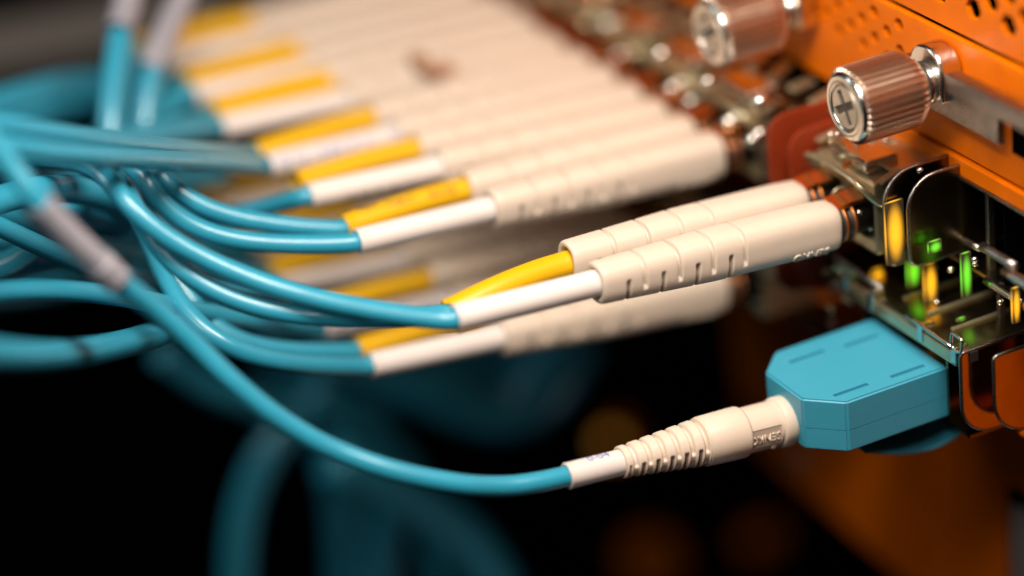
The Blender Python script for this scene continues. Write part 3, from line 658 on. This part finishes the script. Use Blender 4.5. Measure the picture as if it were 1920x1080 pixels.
for lab, pts, r in (
 ('blurred aqua cable running level at the left below the pair of bright cords', [(-80, 340, -5), (60, 335, -5.4), (200, 345, -5.8), (330, 330, -6.2), (420, 330, -7)], .14),
 ('blurred aqua cable looping behind the lilac sheath', [(-80, 420, -6), (60, 470, -6), (180, 510, -6), (300, 505, -6), (420, 480, -6.4), (520, 470, -7)], .15),
 ('lowest blurred aqua cable of the left tangle', [(-80, 560, -7), (60, 545, -7.2), (200, 520, -7.6), (320, 480, -8), (360, 420, -8.4)], .17),
 ('blurred aqua cable sloping through the left tangle', [(-80, 300, -7), (60, 370, -7), (160, 400, -7), (240, 440, -7), (330, 470, -7.4), (450, 480, -8)], .15),
 ('wide blurred aqua cable rising to the right in the left tangle', [(-80, 470, -6), (60, 430, -6), (150, 400, -6), (240, 380, -6), (340, 390, -7)], .18),
 ('aqua cable arching over at the far left', [(-80, 215, -8), (40, 185, -8.4), (140, 155, -9), (220, 160, -9.6), (330, 190, -10)], .2),
 ('nearer blurred aqua cable curling down beside the lilac sheath', [(-80, 350, -4), (30, 400, -4), (100, 470, -4.2), (170, 500, -4.4), (260, 470, -5), (330, 400, -5.6)], .15),
 ('nearer blurred aqua cable passing over the lilac sheath top', [(-80, 400, -3), (30, 365, -3.2), (110, 345, -3.6), (200, 365, -4), (290, 420, -4.8), (380, 500, -5.6)], .15),
 ('short blurred aqua cable bending up at the left edge', [(-80, 520, -4), (20, 500, -4), (90, 440, -4.2), (150, 370, -4.5), (200, 310, -5)], .15),
 ('lower of the two aqua cables arching over at the far left', [(-80, 250, -8), (60, 215, -8.4), (140, 190, -9), (220, 170, -9.6), (330, 160, -10)], .17)):
    loose(lab, pts, r)
# hanging cables far below, deep in the rack
for lab, pts, r in (
 ('dim aqua cable bending down at the lower left, far below', [(700, 640, -8), (600, 740, -8), (510, 820, -8), (455, 930, -8), (440, 1060, -8), (450, 1250, -8)], .24),
 ('dim aqua cable hanging straight down below the sagging cable', [(500, 640, -9), (580, 740, -9), (630, 860, -9), (650, 1000, -9), (650, 1200, -9)], .27),
 ('dim aqua cable hanging next to the straight one', [(640, 640, -8.6), (700, 800, -8.6), (730, 900, -8.6), (720, 1010, -8.6), (700, 1200, -8.6)], .26),
 ('brighter dim aqua cable sweeping down to the right at the bottom', [(620, 860, -7), (740, 920, -7), (850, 980, -7), (920, 1050, -7), (960, 1180, -7)], .40),
 ('broad dim aqua cable below the lower row plugs', [(600, 650, -8), (740, 690, -8), (860, 750, -7.5), (960, 780, -7.5), (1040, 720, -7), (1080, 620, -7)], .50),
 ('dim aqua cable looping behind the broad one', [(700, 720, -8), (800, 690, -8), (900, 650, -8), (1010, 650, -7.5), (1000, 730, -7.5), (900, 720, -8)], .45),
 ('thin dim aqua cable crossing behind the sagging cable at the lower left', [(300, 660, -8), (400, 740, -8), (520, 770, -8), (640, 760, -8), (760, 830, -8), (800, 950, -8), (830, 1100, -8)], .22)):
    loose(lab, pts, r*.85, name='hanging_cable')
# ------------------------------------------------------------------ rack behind and the far indicators
rr = thing('rack_rail', 'dark grey blurred rack rail in the upper left background', 'rack', P(100, 110, Y=-16))
a = P(-60, 115, Y=-16); b = P(260, 60, Y=-16)
link('rail', tube('rail', [P(-200, 140, Y=-16), P(60, 100, Y=-16), P(420, 20, Y=-16)], .55, 2, 4), M['grey'], rr)
for px, py, y, s, m, lab in ((1145, 832, -13, .11, 'leda', 'small out of focus amber lamp far below the beige boot'),):
    t = thing('indicator_lamp', lab, 'indicator lamp', P(px, py, Y=y)); c = P(px, py, Y=y)
    link('lens', bxm('lens', c.x-s, c.x+s, c.y-s, c.y+s, c.z-s, c.z+s, bev=.05), M['lampdim'], t, True)
    link('base', bxm('base', c.x-.4, c.x-s, c.y-.2, c.y+.2, c.z-.25, c.z+.3, bev=.05), M['orange'], t)
for px, py, y, s, lab in ((1195, 1060, -12, .4, 'blurred orange latch block low in the background'), (1400, 1020, -12, .22, 'fainter reddish latch block low in the background')):
    c = P(px, py, Y=y); t = tag(link('latch_block', bxm('latch_block', c.x-.7, c.x+s*.3, c.y-s, c.y+s, c.z-s, c.z+s*.9, bev=.15, seg=3), M['orange'], None, True), lab, 'latch')
c = P(790, 122, Z=.66); bt = thing('brown_tab', 'small brown blurred tab lying on the cream plugs of the upper row', 'tab', c)
link('tab', bxm('tab', c.x-.08, c.x+.08, c.y-.22, c.y+.22, c.z-.03, c.z+.10, bev=.03), M['brown'], bt)
link('tab_foot', bxm('tab_foot', c.x-.28, c.x+.0, c.y+.22, c.y+.42, c.z-.04, c.z+.05, bev=.03), M['brown'], bt)
# black rack interior behind everything
tag(link('rack_interior', bxm('rack_interior', -60, 60, -45, -44, -50, 50), M['black'], None), 'black inside of the rack behind everything', 'backdrop')
bpy.data.objects['rack_interior']['kind'] = 'structure'
